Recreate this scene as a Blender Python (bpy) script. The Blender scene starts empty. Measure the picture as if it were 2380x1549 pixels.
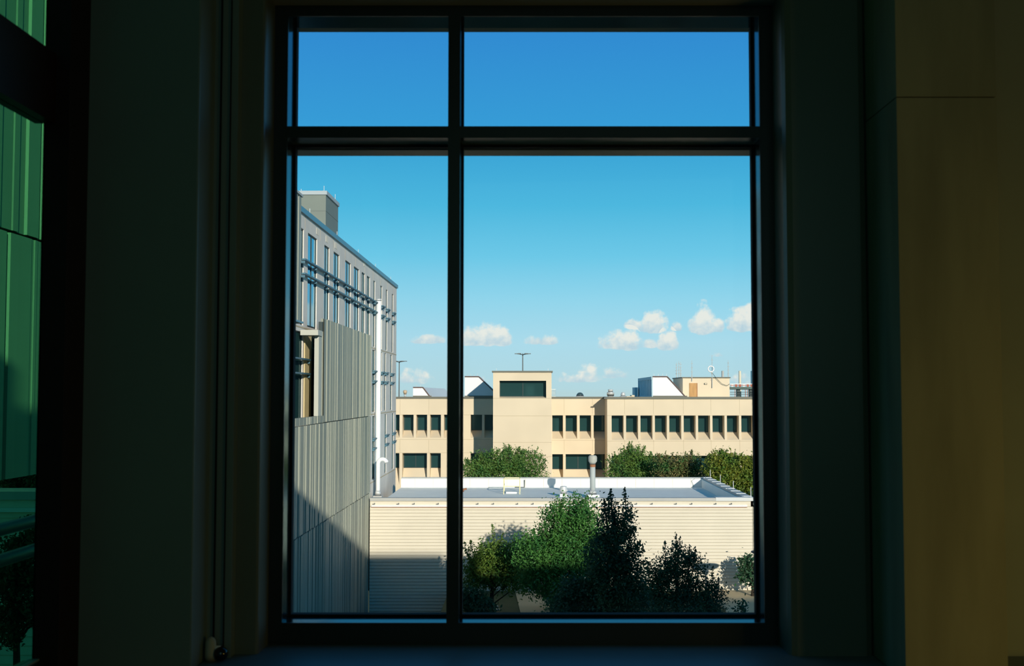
import bpy, math, random
import numpy as np
from mathutils import Vector
random.seed(7); np.random.seed(7)
S = bpy.context.scene
COL = S.collection
# ------------------------------------------------------------------ camera
F = 2700.0; CX = 1230.0; CY = 774.5; TH = math.atan((915-774.5)/F)
cam = bpy.data.cameras.new('camera'); co = bpy.data.objects.new('camera', cam); COL.objects.link(co)
co.location = (0, 0, 0); co.rotation_euler = (math.pi/2+TH, 0, 0)
cam.sensor_width = 36; cam.lens = F/2380*36; cam.shift_x = -40/2380; cam.clip_end = 5000
cam.dof.use_dof = True; cam.dof.focus_distance = 90; cam.dof.aperture_fstop = 7
S.camera = co
S.view_settings.view_transform = 'Standard'; S.view_settings.look = 'None'
S.view_settings.exposure = 0; S.view_settings.gamma = 1; S.view_settings.use_curve_mapping = False

def lin(c):
    c = c/255
    return c/12.92 if c <= .04045 else ((c+.055)/1.055)**2.4
def rgb(r, g, b): return (lin(r), lin(g), lin(b), 1)

# a sight line through the photograph meets the plane Y = const at this point
def at(px, py, Y):
    a = (px-CX)/F; b = (CY-py)/F
    s = Y/(math.cos(TH)-b*math.sin(TH))
    return Vector((a*s, Y, (b*math.cos(TH)+math.sin(TH))*s))
def atx(px, py, X):
    a = (px-CX)/F; b = (CY-py)/F; s = X/a
    return Vector((X, (math.cos(TH)-b*math.sin(TH))*s, (b*math.cos(TH)+math.sin(TH))*s))
def gx(px, Y, py=915): return at(px, py, Y).x
def gz(py, Y): return at(CX, py, Y).z

# ------------------------------------------------------------------ sun
SUN = Vector((-.32, 1, -.262)).normalized()
sl = bpy.data.lights.new('sun', 'SUN'); so = bpy.data.objects.new('sun', sl); COL.objects.link(so)
so.rotation_euler = SUN.to_track_quat('-Z', 'Y').to_euler(); so.location = (20, -40, 30)
sl.energy = 4.1; sl.angle = math.radians(.55); sl.color = (1, .91, .78)

# ------------------------------------------------------------------ sky
W = bpy.data.worlds.new('sky'); S.world = W; W.use_nodes = True
N = W.node_tree.nodes; L = W.node_tree.links; N.clear()
def mth(op, a, b=None, c=None, nodes=None, links=None, clamp=False):
    nodes = nodes or N; links = links or L
    n = nodes.new('ShaderNodeMath'); n.operation = op; n.use_clamp = clamp
    for i, v in enumerate((a, b, c)):
        if v is None: continue
        if isinstance(v, (int, float)): n.inputs[i].default_value = v
        else: links.new(v, n.inputs[i])
    return n.outputs[0]
tc = N.new('ShaderNodeTexCoord'); sx = N.new('ShaderNodeSeparateXYZ'); L.new(tc.outputs['Generated'], sx.inputs[0])
dx, dy, dz = sx.outputs
ramp = N.new('ShaderNodeValToRGB'); cr = ramp.color_ramp
stops = [(0.0, (188, 216, 222)), (.004, (186, 219, 228)), (.043, (177, 222, 239)), (.08, (150, 216, 240)), (.117, (112, 203, 236)),
         (.16, (79, 186, 227)), (.20, (64, 170, 220)), (.228, (57, 158, 219)), (.30, (51, 142, 214)), (.42, (26, 94, 144)), (.7, (30, 98, 142)), (1, (38, 104, 144))]
while len(cr.elements) < len(stops): cr.elements.new(.5)
for e, (p, c) in zip(cr.elements, stops): e.position = p; e.color = rgb(*c)
L.new(dz, ramp.inputs[0])
dys = mth('MAXIMUM', dy, .02)
u = mth('DIVIDE', dx, dys); v = mth('DIVIDE', dz, dys)
cxy = N.new('ShaderNodeCombineXYZ'); L.new(u, cxy.inputs[0]); L.new(v, cxy.inputs[1])
nz = N.new('ShaderNodeTexNoise'); L.new(cxy.outputs[0], nz.inputs['Vector'])
nz.inputs['Scale'].default_value = 78; nz.inputs['Detail'].default_value = 8; nz.inputs['Roughness'].default_value = .58
nz2 = N.new('ShaderNodeTexNoise'); L.new(cxy.outputs[0], nz2.inputs['Vector'])
nz2.inputs['Scale'].default_value = 160; nz2.inputs['Detail'].default_value = 4
# (centre x, base y, half width, height, strength)
CL = [(985, 796, 32, 18, .8), (1010, 796, 30, 16, .7), (1110, 796, 48, 38, 1), (1135, 796, 40, 44, 1), (1165, 796, 26, 40, .95), (1262, 798, 42, 18, .6),
      (1475, 762, 26, 20, .8), (1518, 766, 36, 42, 1), (1574, 766, 16, 18, .8), (1625, 768, 30, 34, .75), (1638, 766, 34, 55, 1), (1665, 768, 22, 30, .8), (1725, 762, 40, 46, 1),
      (1752, 756, 30, 58, 1), (1790, 760, 45, 60, 1), (1440, 806, 50, 36, .95), (1462, 806, 30, 40, .9), (1498, 806, 30, 20, .5), (1553, 808, 24, 40, .95),
      (1660, 828, 28, 10, .35), (960, 886, 44, 34, .38), (985, 890, 30, 26, .35), (1372, 880, 34, 38, .5), (1340, 886, 70, 20, .38), (1425, 876, 50, 24, .32), (1115, 890, 50, 18, .25), (1720, 892, 60, 30, .25)]
mx = None; hmx = None
for (px, py, rw, rh, st) in CL:
    rw *= 1.06; rh *= 1.12; st = st if st > .9 else st+.06
    p = at(px, py, 1.0)
    du = mth('DIVIDE', mth('SUBTRACT', u, p.x), rw/F); dv = mth('DIVIDE', mth('SUBTRACT', v, p.z), rh/F)
    dv = mth('MAXIMUM', dv, mth('MULTIPLY', dv, -4.5))
    q = mth('ADD', mth('MULTIPLY', du, du), mth('MULTIPLY', dv, dv))
    e = mth('SUBTRACT', st, mth('MULTIPLY', q, st if st > .6 else .7))
    mx = e if mx is None else mth('SMOOTH_MAX', mx, e, .12)
    hh = mth('MULTIPLY', mth('GREATER_THAN', e, -.3), mth('DIVIDE', mth('SUBTRACT', v, p.z), 40/F))      # height above the cloud's base
    hmx = hh if hmx is None else mth('MAXIMUM', hmx, hh)
dens = mth('ADD', mx, mth('MULTIPLY', mth('SUBTRACT', nz.outputs[0], .5), 2.3))
mr = N.new('ShaderNodeMapRange'); mr.interpolation_type = 'SMOOTHSTEP'; L.new(dens, mr.inputs[0])
mr.inputs[1].default_value = -.04; mr.inputs[2].default_value = .55; mr.inputs[3].default_value = 0; mr.inputs[4].default_value = .92
al = mth('MULTIPLY', mr.outputs[0], mth('GREATER_THAN', dy, .1))
wh = N.new('ShaderNodeMapRange'); L.new(mth('ADD', mth('ADD', mth('MULTIPLY', hmx, 1.1), .12), mth('MULTIPLY', mth('SUBTRACT', nz2.outputs[0], .5), 1.6)), wh.inputs[0])
wh.inputs[1].default_value = -.05; wh.inputs[2].default_value = .75
cm = N.new('ShaderNodeMix'); cm.data_type = 'RGBA'; L.new(wh.outputs[0], cm.inputs[0])
cm.inputs[6].default_value = rgb(192, 214, 226); cm.inputs[7].default_value = rgb(243, 240, 232)
fm = N.new('ShaderNodeMix'); fm.data_type = 'RGBA'; L.new(al, fm.inputs[0]); L.new(ramp.outputs[0], fm.inputs[6]); L.new(cm.outputs[2], fm.inputs[7])
bg = N.new('ShaderNodeBackground'); L.new(fm.outputs[2], bg.inputs[0]); bg.inputs[1].default_value = 1.0
wo = N.new('ShaderNodeOutputWorld'); L.new(bg.outputs[0], wo.inputs[0])

# assumed warm light out of view, low on the right, yellows the right wall
al_ = bpy.data.lights.new('assumed_warm_light', 'AREA'); ao = bpy.data.objects.new('assumed_warm_light', al_); COL.objects.link(ao)
al_.energy = 7; al_.size = .45; al_.color = (1, .70, .12); ao.location = (2.9, 2.2, -.85)
ao.rotation_euler = (Vector((2.0, 4.4, -.6))-Vector(ao.location)).to_track_quat('-Z', 'Y').to_euler()

bl_ = bpy.data.lights.new('fill_light', 'AREA'); bo = bpy.data.objects.new('fill_light', bl_); COL.objects.link(bo)  # added cool fill behind the camera, lifts the dark walls round the window
bl_.energy = 10.5; bl_.size = 3; bl_.color = (.48, .95, .90); bo.location = (.8, -3.6, 1.0)
bo.rotation_euler = (Vector((-.2, 4.4, .2))-Vector(bo.location)).to_track_quat('-Z', 'Y').to_euler()

# ------------------------------------------------------------------ materials
MATS = {}
def mat(name, c, rough=.7, metal=0, spec=.3, noise=0, nscale=4, bump=0, bscale=30, stretch=(1, 1, 1), c2=None):
    if name in MATS: return MATS[name]
    m = bpy.data.materials.new(name); m.use_nodes = True; n = m.node_tree.nodes; l = m.node_tree.links
    b = n['Principled BSDF']; b.inputs['Roughness'].default_value = rough; b.inputs['Metallic'].default_value = metal
    b.inputs['Specular IOR Level'].default_value = spec
    col = c if len(c) == 4 else (*c, 1); b.inputs['Base Color'].default_value = col
    t = n.new('ShaderNodeTexCoord'); mp = n.new('ShaderNodeMapping'); l.new(t.outputs['Object'], mp.inputs[0]); mp.inputs['Scale'].default_value = stretch
    if noise or c2:
        x = n.new('ShaderNodeTexNoise'); l.new(mp.outputs[0], x.inputs['Vector']); x.inputs['Scale'].default_value = nscale; x.inputs['Detail'].default_value = 5
        mm = n.new('ShaderNodeMix'); mm.data_type = 'RGBA'
        rr = n.new('ShaderNodeMapRange'); l.new(x.outputs[0], rr.inputs[0]); rr.inputs[1].default_value = .35; rr.inputs[2].default_value = .65
        l.new(rr.outputs[0], mm.inputs[0])
        mm.inputs[6].default_value = col; mm.inputs[7].default_value = c2 if c2 else tuple(min(1, k*(1-noise)) for k in col[:3])+(1,)
        l.new(mm.outputs[2], b.inputs['Base Color'])
    if bump:
        x = n.new('ShaderNodeTexNoise'); l.new(mp.outputs[0], x.inputs['Vector']); x.inputs['Scale'].default_value = bscale
        bp = n.new('ShaderNodeBump'); bp.inputs['Strength'].default_value = bump; l.new(x.outputs[0], bp.inputs['Height']); l.new(bp.outputs[0], b.inputs['Normal'])
    MATS[name] = m; return m
def leafmat(name, ca, cb, trans=.25):
    m = bpy.data.materials.new(name); m.use_nodes = True; n = m.node_tree.nodes; l = m.node_tree.links; n.clear()
    g = n.new('ShaderNodeNewGeometry'); mm = n.new('ShaderNodeMix'); mm.data_type = 'RGBA'
    t = n.new('ShaderNodeTexCoord'); x = n.new('ShaderNodeTexNoise'); l.new(t.outputs['Object'], x.inputs['Vector']); x.inputs['Scale'].default_value = 1.1
    ad = n.new('ShaderNodeMath'); ad.operation = 'MULTIPLY_ADD'; l.new(x.outputs[0], ad.inputs[0]); ad.inputs[1].default_value = 2.2; ad.inputs[2].default_value = -.9
    a2 = n.new('ShaderNodeMath'); a2.operation = 'MULTIPLY_ADD'; l.new(g.outputs['Random Per Island'], a2.inputs[0]); a2.inputs[1].default_value = .6; l.new(ad.outputs[0], a2.inputs[2]); a2.use_clamp = True
    l.new(a2.outputs[0], mm.inputs[0]); mm.inputs[6].default_value = ca; mm.inputs[7].default_value = cb
    d = n.new('ShaderNodeBsdfPrincipled'); l.new(mm.outputs[2], d.inputs['Base Color']); d.inputs['Roughness'].default_value = .55; d.inputs['Specular IOR Level'].default_value = .25
    tr = n.new('ShaderNodeBsdfTranslucent'); l.new(mm.outputs[2], tr.inputs[0])
    ms = n.new('ShaderNodeMixShader'); ms.inputs[0].default_value = trans; l.new(d.outputs[0], ms.inputs[1]); l.new(tr.outputs[0], ms.inputs[2])
    o = n.new('ShaderNodeOutputMaterial'); l.new(ms.outputs[0], o.inputs[0]); return m
def clearglass(name, tint, refl=.05):
    m = bpy.data.materials.new(name); m.use_nodes = True; n = m.node_tree.nodes; l = m.node_tree.links; n.clear()
    t = n.new('ShaderNodeBsdfTransparent'); t.inputs[0].default_value = (*tint, 1); g = n.new('ShaderNodeBsdfGlossy'); g.inputs['Roughness'].default_value = .02
    ms = n.new('ShaderNodeMixShader'); ms.inputs[0].default_value = refl; l.new(t.outputs[0], ms.inputs[1]); l.new(g.outputs[0], ms.inputs[2])
    o = n.new('ShaderNodeOutputMaterial'); l.new(ms.outputs[0], o.inputs[0]); return m
def mirrorglass(name, base, refl, rough=.04, tint=(.8, .95, 1)):
    m = bpy.data.materials.new(name); m.use_nodes = True; n = m.node_tree.nodes; l = m.node_tree.links; n.clear()
    d = n.new('ShaderNodeBsdfDiffuse'); d.inputs[0].default_value = base; g = n.new('ShaderNodeBsdfGlossy'); g.inputs['Roughness'].default_value = rough; g.inputs[0].default_value = (*tint, 1)
    ms = n.new('ShaderNodeMixShader'); ms.inputs[0].default_value = refl; l.new(d.outputs[0], ms.inputs[1]); l.new(g.outputs[0], ms.inputs[2])
    o = n.new('ShaderNodeOutputMaterial'); l.new(ms.outputs[0], o.inputs[0]); return m

paint = mat('painted_wall', (.30, .31, .26), .8, noise=.06, nscale=3)
paintL = mat('grey_green_paint', (.20, .26, .24), .35, spec=.7, noise=.06, nscale=3)
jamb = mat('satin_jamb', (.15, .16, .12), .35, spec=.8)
conc = mat('interior_concrete', (.34, .31, .22), .85, noise=.22, nscale=1.6, stretch=(5, 5, .9), bump=.15, bscale=25)
ledgem = mat('stone_ledge', (.22, .25, .27), .5, spec=.4, noise=.1)
black = mat('black_aluminium', (.02, .022, .022), .35, spec=.5)

gasket = mat('rubber_gasket', (.006, .006, .008), .8)
pane = clearglass('window_glass', (.97, .99, .985), .012)
greenpane = clearglass('green_tinted_glass', (.33, .72, .48), .03)
alum = mirrorglass('frame_return_aluminium', (.02, .025, .025, 1), .30, .13, (.6, .9, 1))
siding = mat('cream_siding', rgb(228, 218, 198), .8, noise=.05, nscale=.6)
membrane = mat('white_roof_membrane', rgb(246, 246, 240), .8, noise=.05, nscale=.8)
capm = mat('grey_metal_coping', rgb(188, 188, 184), .5, noise=.08, nscale=1)
corr = mat('corrugated_zinc', (.31, .325, .265), .55, noise=.05, nscale=1, spec=.4)
corrd = mat('panel_gap', (.03, .035, .035), .8)
stone = mat('pale_stone', (.80, .74, .67), .85, noise=.10, nscale=.9)
block = mat('beige_block', rgb(214, 196, 150), .85, noise=.08, nscale=2)
pent = mat('penthouse_metal', (.21, .235, .20), .6, noise=.06, nscale=1)
capteal = mat('blue_grey_coping', (.09, .24, .33), .4, spec=.6)
beige = mat('beige_precast', rgb(230, 211, 182), .85, noise=.07, nscale=.35)
joint = mat('precast_joint', rgb(196, 178, 148), .9)
coping = mat('brown_grey_coping', (.17, .165, .13), .6)
darkglass = mirrorglass('dark_green_glass', (.018, .055, .055, 1), .10, tint=(.7, 1, 1))
blueglass = mirrorglass('sky_reflecting_glass', (.01, .06, .12, 1), .62, tint=(.55, .85, 1))
wframe = mat('dark_window_frame', (.03, .05, .05), .5)
white = mat('white_painted_metal', rgb(238, 238, 236), .6)
silver = mat('silver_vent_metal', (.72, .72, .70), .35, metal=.25)
bluemetal = mat('blue_grey_louvre', (.42, .58, .64), .5)
redprim = mat('red_primer_steel', (.45, .13, .08), .6)
darksteel = mat('dark_steel', (.05, .07, .07), .6)
mastm = mat('mast_metal', (.16, .18, .18), .6)
wood = mat('orange_plywood', rgb(206, 158, 104), .8, noise=.25, nscale=3, stretch=(1, 1, .3))
rust = mat('rusty_band', rgb(160, 110, 80), .8)
bark = mat('tree_bark', (.05, .038, .028), .9, noise=.3, nscale=6)
lawn = mat('lawn_grass', (.06, .085, .03), .9, c2=(.10, .10, .045, 1), nscale=.6)
paving = mat('concrete_paving', rgb(206, 186, 150), .85, noise=.12, nscale=.5)
yellowm = mat('cream_painted_steel', rgb(232, 222, 176), .6)
shadeglass = mat('dome_glass', (.05, .08, .09), .15, spec=.8)

# ------------------------------------------------------------------ mesh helpers
class MB:
    def __init__(s): s.v = []; s.f = []; s.m = []
    def face(s, pts, mi=0):
        i = len(s.v); s.v += [tuple(p) for p in pts]; s.f.append(tuple(range(i, i+len(pts)))); s.m.append(mi)
    def box(s, x0, x1, y0, y1, z0, z1, mi=0):
        if x0 > x1: x0, x1 = x1, x0
        if y0 > y1: y0, y1 = y1, y0
        if z0 > z1: z0, z1 = z1, z0
        i = len(s.v); s.v += [(x0, y0, z0), (x1, y0, z0), (x1, y1, z0), (x0, y1, z0), (x0, y0, z1), (x1, y0, z1), (x1, y1, z1), (x0, y1, z1)]
        for q in ((0, 3, 2, 1), (4, 5, 6, 7), (0, 1, 5, 4), (1, 2, 6, 5), (2, 3, 7, 6), (3, 0, 4, 7)):
            s.f.append(tuple(i+k for k in q)); s.m.append(mi)
        return s
    def prism(s, poly, off, mi=0):       # poly: list of 3d points, off: extrusion vector
        o = Vector(off); a = [Vector(p) for p in poly]; n = len(a); i = len(s.v)
        s.v += [tuple(p) for p in a]+[tuple(p+o) for p in a]
        s.f.append(tuple(range(i, i+n))); s.m.append(mi)
        s.f.append(tuple(range(i+2*n-1, i+n-1, -1))); s.m.append(mi)
        for k in range(n):
            s.f.append((i+k, i+n+k, i+n+(k+1) % n, i+(k+1) % n)); s.m.append(mi)
        return s
    def tube(s, pts, r, n=8, mi=0, cap=True):
        pts = [Vector(p) for p in pts]; rs = r if isinstance(r, (list, tuple)) else [r]*len(pts); base = len(s.v)
        up = None
        for k, p in enumerate(pts):
            d = (pts[min(k+1, len(pts)-1)]-pts[max(k-1, 0)]).normalized()
            if up is None: up = Vector((0, 0, 1)) if abs(d.z) < .9 else Vector((1, 0, 0))
            a = d.cross(up).normalized(); b = d.cross(a).normalized(); up = -b if b.length else up
            up = a.cross(d)
            for j in range(n):
                t = 2*math.pi*j/n; s.v.append(tuple(p+a*math.cos(t)*rs[k]+b*math.sin(t)*rs[k]))
        for k in range(len(pts)-1):
            for j in range(n):
                s.f.append((base+k*n+j, base+k*n+(j+1) % n, base+(k+1)*n+(j+1) % n, base+(k+1)*n+j)); s.m.append(mi)
        if cap:
            s.f.append(tuple(base+j for j in range(n))[::-1]); s.m.append(mi)
            s.f.append(tuple(base+(len(pts)-1)*n+j for j in range(n))); s.m.append(mi)
        return s
    def lathe(s, c, prof, n=20, mi=0):   # prof: (radius, z)
        b = len(s.v)
        for (r, z) in prof:
            for j in range(n):
                t = 2*math.pi*j/n; s.v.append((c[0]+r*math.cos(t), c[1]+r*math.sin(t), c[2]+z))
        for k in range(len(prof)-1):
            for j in range(n):
                s.f.append((b+k*n+j, b+k*n+(j+1) % n, b+(k+1)*n+(j+1) % n, b+(k+1)*n+j)); s.m.append(mi)
        s.f.append(tuple(b+j for j in range(n))[::-1]); s.m.append(mi)
        s.f.append(tuple(b+(len(prof)-1)*n+j for j in range(n))); s.m.append(mi)
        return s
    def build(s, name, mats, parent=None, smooth=False, bevel=0, label=None):
        me = bpy.data.meshes.new(name); me.from_pydata(s.v, [], s.f)
        for m in (mats if isinstance(mats, (list, tuple)) else [mats]): me.materials.append(m)
        me.polygons.foreach_set('material_index', s.m)
        if smooth: me.polygons.foreach_set('use_smooth', [True]*len(s.f))
        me.update(); o = bpy.data.objects.new(name, me); COL.objects.link(o)
        if parent is not None:
            o.parent = parent; o.location = -parent.location
        if bevel:
            b = o.modifiers.new('b', 'BEVEL'); b.width = bevel; b.segments = 2; b.limit_method = 'ANGLE'
        if smooth:
            try: o.modifiers.new('w', 'WEIGHTED_NORMAL'); me.set_sharp_from_angle(angle=math.radians(40))
            except Exception: pass
        if label: o['label'] = label
        return o
def thing(name, label, cat, loc=(0, 0, 0), group=None):
    o = bpy.data.objects.new(name, None); COL.objects.link(o); o.location = loc; o.empty_display_size = .2
    o['label'] = label; o['category'] = cat
    if group: o['group'] = group
    return o
def tag(o, label, cat, group=None):
    o['label'] = label; o['category'] = cat
    if group: o['group'] = group
    return o
def struct(o, label=None):
    o['kind'] = 'structure'
    if label: o['label'] = label
    return o
def bx(name, m, parent, *a, **k): return MB().box(*a).build(name, m, parent, **k)

GZ = -11.6                                # ground level below the eye
# ------------------------------------------------------------------ the room around the photographer
XL, XR, YF = -1.685, 3.5, 4.6
fz0, fz1 = gz(1500, 4.6), gz(12, 4.6)     # outside of window frame, bottom and top
FXL, FXR = -1.0225, .976
w = MB()
w.box(-1.74, FXL, 4.66, 4.95, -1.6, 2.4); w.box(FXR, XR+.2, 4.66, 4.95, -1.6, 2.4)
w.box(FXL, FXR, 4.66, 4.95, fz1, 2.4); w.box(FXL, FXR, 4.66, 4.95, -1.6, fz0)
struct(w.build('wall_front', paint), 'wall with the window')
# inner linings of the front wall
w = MB().box(-1.135, FXL, 4.44, 4.66, -1.6, 2.4); struct(w.build('trim_1', jamb, bevel=.012), 'narrow plaster jamb left of the window')
w = MB().box(-1.2, -1.135, 4.38, 4.66, -1.6, 2.4); w.box(-1.135, -1.112, 4.38, 4.44, -1.6, 2.4)
w.box(-1.178, -1.172, 4.374, 4.38, -1.6, 2.4, 1); w.box(-1.14, -1.136, 4.374, 4.38, -1.6, 2.4, 1)
struct(w.build('trim_2', [paintL, gasket]), 'vertical track beside the left jamb')
w = MB().box(-1.74, -1.2, 4.18, 4.66, -1.6, 2.4); struct(w.build('wall_left_pier', paintL, bevel=.006), 'grey green pier between the two windows')
w = MB().box(FXR, 1.294, 4.406, 4.66, -1.6, 2.4); struct(w.build('trim_3', jamb, bevel=.03), 'plaster jamb right of the window')
zj = gz(226, 4.045)
w = MB().box(1.294, 1.645, 4.045, 4.66, -1.6, zj-.002); w.box(1.3, 1.64, 4.053, 4.66, zj-.002, zj+.002, 1); w.box(1.294, 1.645, 4.045, 4.66, zj+.002, 2.4)
struct(w.build('wall_right_column', [conc, corrd]), 'concrete column right of the window')
w = MB().box(1.645, XR, 4.406, 4.66, -1.6, 2.4); struct(w.build('wall_right_return', paint), 'plaster wall beyond the concrete column')
w = MB().box(FXL, FXR, 4.40, 4.66, fz1, 2.4); struct(w.build('trim_4', paint), 'lintel over the window')
w = MB().box(-1.2, 1.294, 3.98, 4.66, -1.03, fz0); w.box(1.645, XR, 3.98, 4.406, -1.03, fz0)
struct(w.build('trim_5', ledgem, bevel=.006), 'stone window ledge')
w = MB().box(-1.2, 1.294, 4.1, 4.64, -1.6, -1.03); w.box(1.645, XR, 4.1, 4.406, -1.6, -1.03); struct(w.build('baseboard_front', paint))
struct(bx('wall_right', paint, None, XR, XR+.2, -5, 4.66, -1.6, 2.4)); struct(bx('wall_back', paint, None, -1.78, XR+.2, -5.2, -5, -1.6, 2.4))
struct(bx('floor', mat('dark_carpet', (.05, .05, .05), .9), None, -1.78, XR+.2, -5.2, 4.95, -1.8, -1.6)); struct(bx('ceiling', paint, None, -1.78, XR+.2, -5.2, 4.95, 2.4, 2.6))

# window in the front wall
win = bpy.data.objects.new('window_1', None); COL.objects.link(win); win.location = (0, 4.6, fz0); struct(win, 'large dark framed window with four panes')
iz0, iz1 = gz(1449, 4.6), gz(37, 4.6)      # inner edges of the frame face
ix0, ix1 = -.969, .923
tz0, tz1 = gz(320, 4.6), gz(293, 4.6)
mx0, mx1 = -.325, -.2765
w = MB()
for (a0, a1, b0, b1) in ((FXL, ix0, fz0, fz1), (ix1, FXR, fz0, fz1), (ix0, ix1, fz0, iz0), (ix0, ix1, iz1, fz1)):
    w.box(a0, a1, 4.602, 4.612, b0, b1)
w.build('frame', black, win)
w = MB()                                   # brighter returns just inside the face
for (a0, a1, b0, b1) in ((FXL, ix0, iz0, iz1), (ix1, FXR, iz0, iz1), (FXL, FXR, fz0, iz0-.001), (FXL, FXR, iz1+.001, fz1)):
    w.box(a0, a1, 4.613, 4.76, b0, b1)
w.build('frame_return', alum, win, label='satin inner sides of the frame')
w = MB(); g = .009
w.box(ix0, ix0+g, 4.73, 4.772, iz0, iz1); w.box(ix1-g, ix1, 4.73, 4.772, iz0, iz1); w.box(ix0+g, ix1-g, 4.73, 4.772, iz0, iz0+g)
w.box(mx1, mx1+.0065, 4.73, 4.772, iz0+g, iz1); w.box(mx0-.002, mx0, 4.73, 4.772, iz0+g, iz1); w.box(ix0+g, ix1-g, 4.735, 4.772, tz0-.01, tz0)
w.build('gasket', gasket, win)
w = MB().box(mx0, mx1, 4.602, 4.612, iz0, iz1); w.box(mx0+.001, mx1-.001, 4.612, 4.80, iz0, iz1, 1); w.build('mullion', [black, alum], win)
w = MB().box(ix0, mx0, 4.604, 4.66, tz0, tz1); w.box(mx1, ix1, 4.604, 4.66, tz0, tz1)
w.box(ix0, mx0, 4.66, 4.76, tz0, tz1, 1); w.box(mx1, ix1, 4.66, 4.76, tz0, tz1, 1); w.box(FXL, FXR, 4.802, 4.92, tz0-.0085, tz1, 1)
w.build('transom', [black, mat('grey_green_aluminium', (.10, .13, .11), .4, spec=.5)], win)
for (a0, a1) in ((ix0, mx0), (mx1, ix1)):
    for (b0, b1) in ((iz0, tz0), (tz1, iz1)):
        bx('pane', pane, win, a0+.001, a1-.001, 4.774, 4.778, b0+.001, b1-.001)

# glazed wall on the left
w2 = bpy.data.objects.new('window_2', None); COL.objects.link(w2); w2.location = (XL, 3.0, -1.6); struct(w2, 'green tinted side window seen edge on')
bx('corner_post', mat('maroon_black_aluminium', (.022, .008, .007), .5), w2, -1.69, -1.602, 4.0, 4.179, -1.6, 2.4)
a = atx(0.5, 50, XL).z; b = atx(.5, 229, XL).z
zlow = atx(78, 1536, XL).z
bx('transom', mat('maroon_black_aluminium', (0, 0, 0)), w2, -1.72, -1.65, -5, 4.0, b, a)
w = MB().box(-1.72, -1.65, -5, 4.0, zlow-.1, zlow); w.box(-1.72, -1.65, -5, 4, 2.32, 2.4); w.build('frame', black, w2)
bx('sill_strip', mat('pale_sill_strip', (.3, .4, .42), .4), w2, -1.70, -1.665, -5, 4.0, zlow, zlow+.006)
struct(bx('wall_left', paintL, None, -1.78, -1.66, -5, 4.0, -1.6, zlow-.1))
bx('pane', greenpane, w2, -1.690, -1.684, -5, 4.0, zlow+.006, b); bx('pane', greenpane, w2, -1.690, -1.684, -5, 4.0, a, 2.32)

# small camera on the ledge
p = at(513, 1514, 4.33)
t = thing('security_camera', 'small white camera with glossy black ball on the window ledge', 'camera', (p.x, p.y, fz0))
r = .0265
ball = [(r*math.sin(k*math.pi/14)+.0003, -r*math.cos(k*math.pi/14)) for k in range(15)]
MB().lathe((p.x, p.y, fz0+r), ball, 24).build('ball_lens', mat('glossy_black_ball', (.004, .003, .004), .12, spec=.9), t, smooth=True)
h = [(.0195*math.cos(k*math.pi/12), .088-.026+.026*math.sin(k*math.pi/12)) for k in range(7)]
MB().lathe((-1.172, 4.33, fz0), [(.021, 0), (.021, .03)]+h+[(.001, .088)], 20).build('housing', mat('ivory_plastic', (.5, .48, .38), .5), t, smooth=True)
MB().tube([(-1.172, 4.33, fz0+.045), (p.x, p.y, fz0+.046)], [.011, .009], 12).build('arm', white, t, smooth=True)

# own building outside the room: it throws the long shadow on the court
w = MB()
w.box(-1.74, 0, 4.7, 4.95, 2.6, 6.0); w.box(0, 15.5, 4.7, 4.95, 2.6, 7.3); w.box(3.72, 15.5, 4.7, 4.95, GZ, 2.6); w.box(15.5, 22, 4.7, 4.95, GZ, 5.4); w.box(22, 46, 4.7, 4.95, GZ, 4.4)
w.box(-1.74, 3.72, 4.7, 4.95, GZ, -1.8); w.box(-1.74, -1.6, -6, 4.7, 2.6, 6.0); w.box(-1.74, -1.6, -6, 4.7, GZ, -1.8)
w.box(-26, -1.78, -2.7, -2.5, GZ, 6.77); w.box(-1.78, 0, -6, 4.7, 5.8, 6.0); w.box(0, 15.5, -6, 4.7, 7.1, 7.3); w.box(15.5, 22, -6, 4.7, 5.2, 5.4); w.box(22, 46, -6, 4.7, 4.2, 4.4)
struct(w.build('wall_outer', mat('own_facade', (.25, .25, .24), .8)), 'outer walls of the building the photo is taken from')

# ------------------------------------------------------------------ court
w = MB(); lx = -4.7
for (a0, a1, b0, b1) in ((-900, 900, -30, 6), (lx, 900, 6, 69.05), (-900, -10.3, 6, 69.05), (-900, 900, 69.05, 2500)): w.face([(a0, b0, GZ), (a1, b0, GZ), (a1, b1, GZ), (a0, b1, GZ)])
w.face([(-10.3, 6, -14.3), (lx, 6, -14.3), (lx, 69.05, -14.3), (-10.3, 69.05, -14.3)]); w.face([(lx, 6, -14.3), (lx, 69.05, -14.3), (lx, 69.05, GZ), (lx, 6, GZ)])
struct(w.build('floor_ground', lawn), 'lawn of the court')
w = MB(); w.box(gx(1700, 60), 17, 50, 69.2, GZ, GZ+.05); struct(w.build('floor_terrace', paving), 'concrete terrace at the right end of the white wall')
q = [at(1197, 1366, 68.8), at(1272, 1366, 68.8)]
w = MB(); w.prism([(q[0].x, 69, GZ), (q[1].x, 69, GZ), (q[1].x+.3, 52, GZ), (q[0].x+.9, 52, GZ)], (0, 0, .04)); struct(w.build('floor_path', paving), 'concrete path to the door in the white wall')

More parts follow.
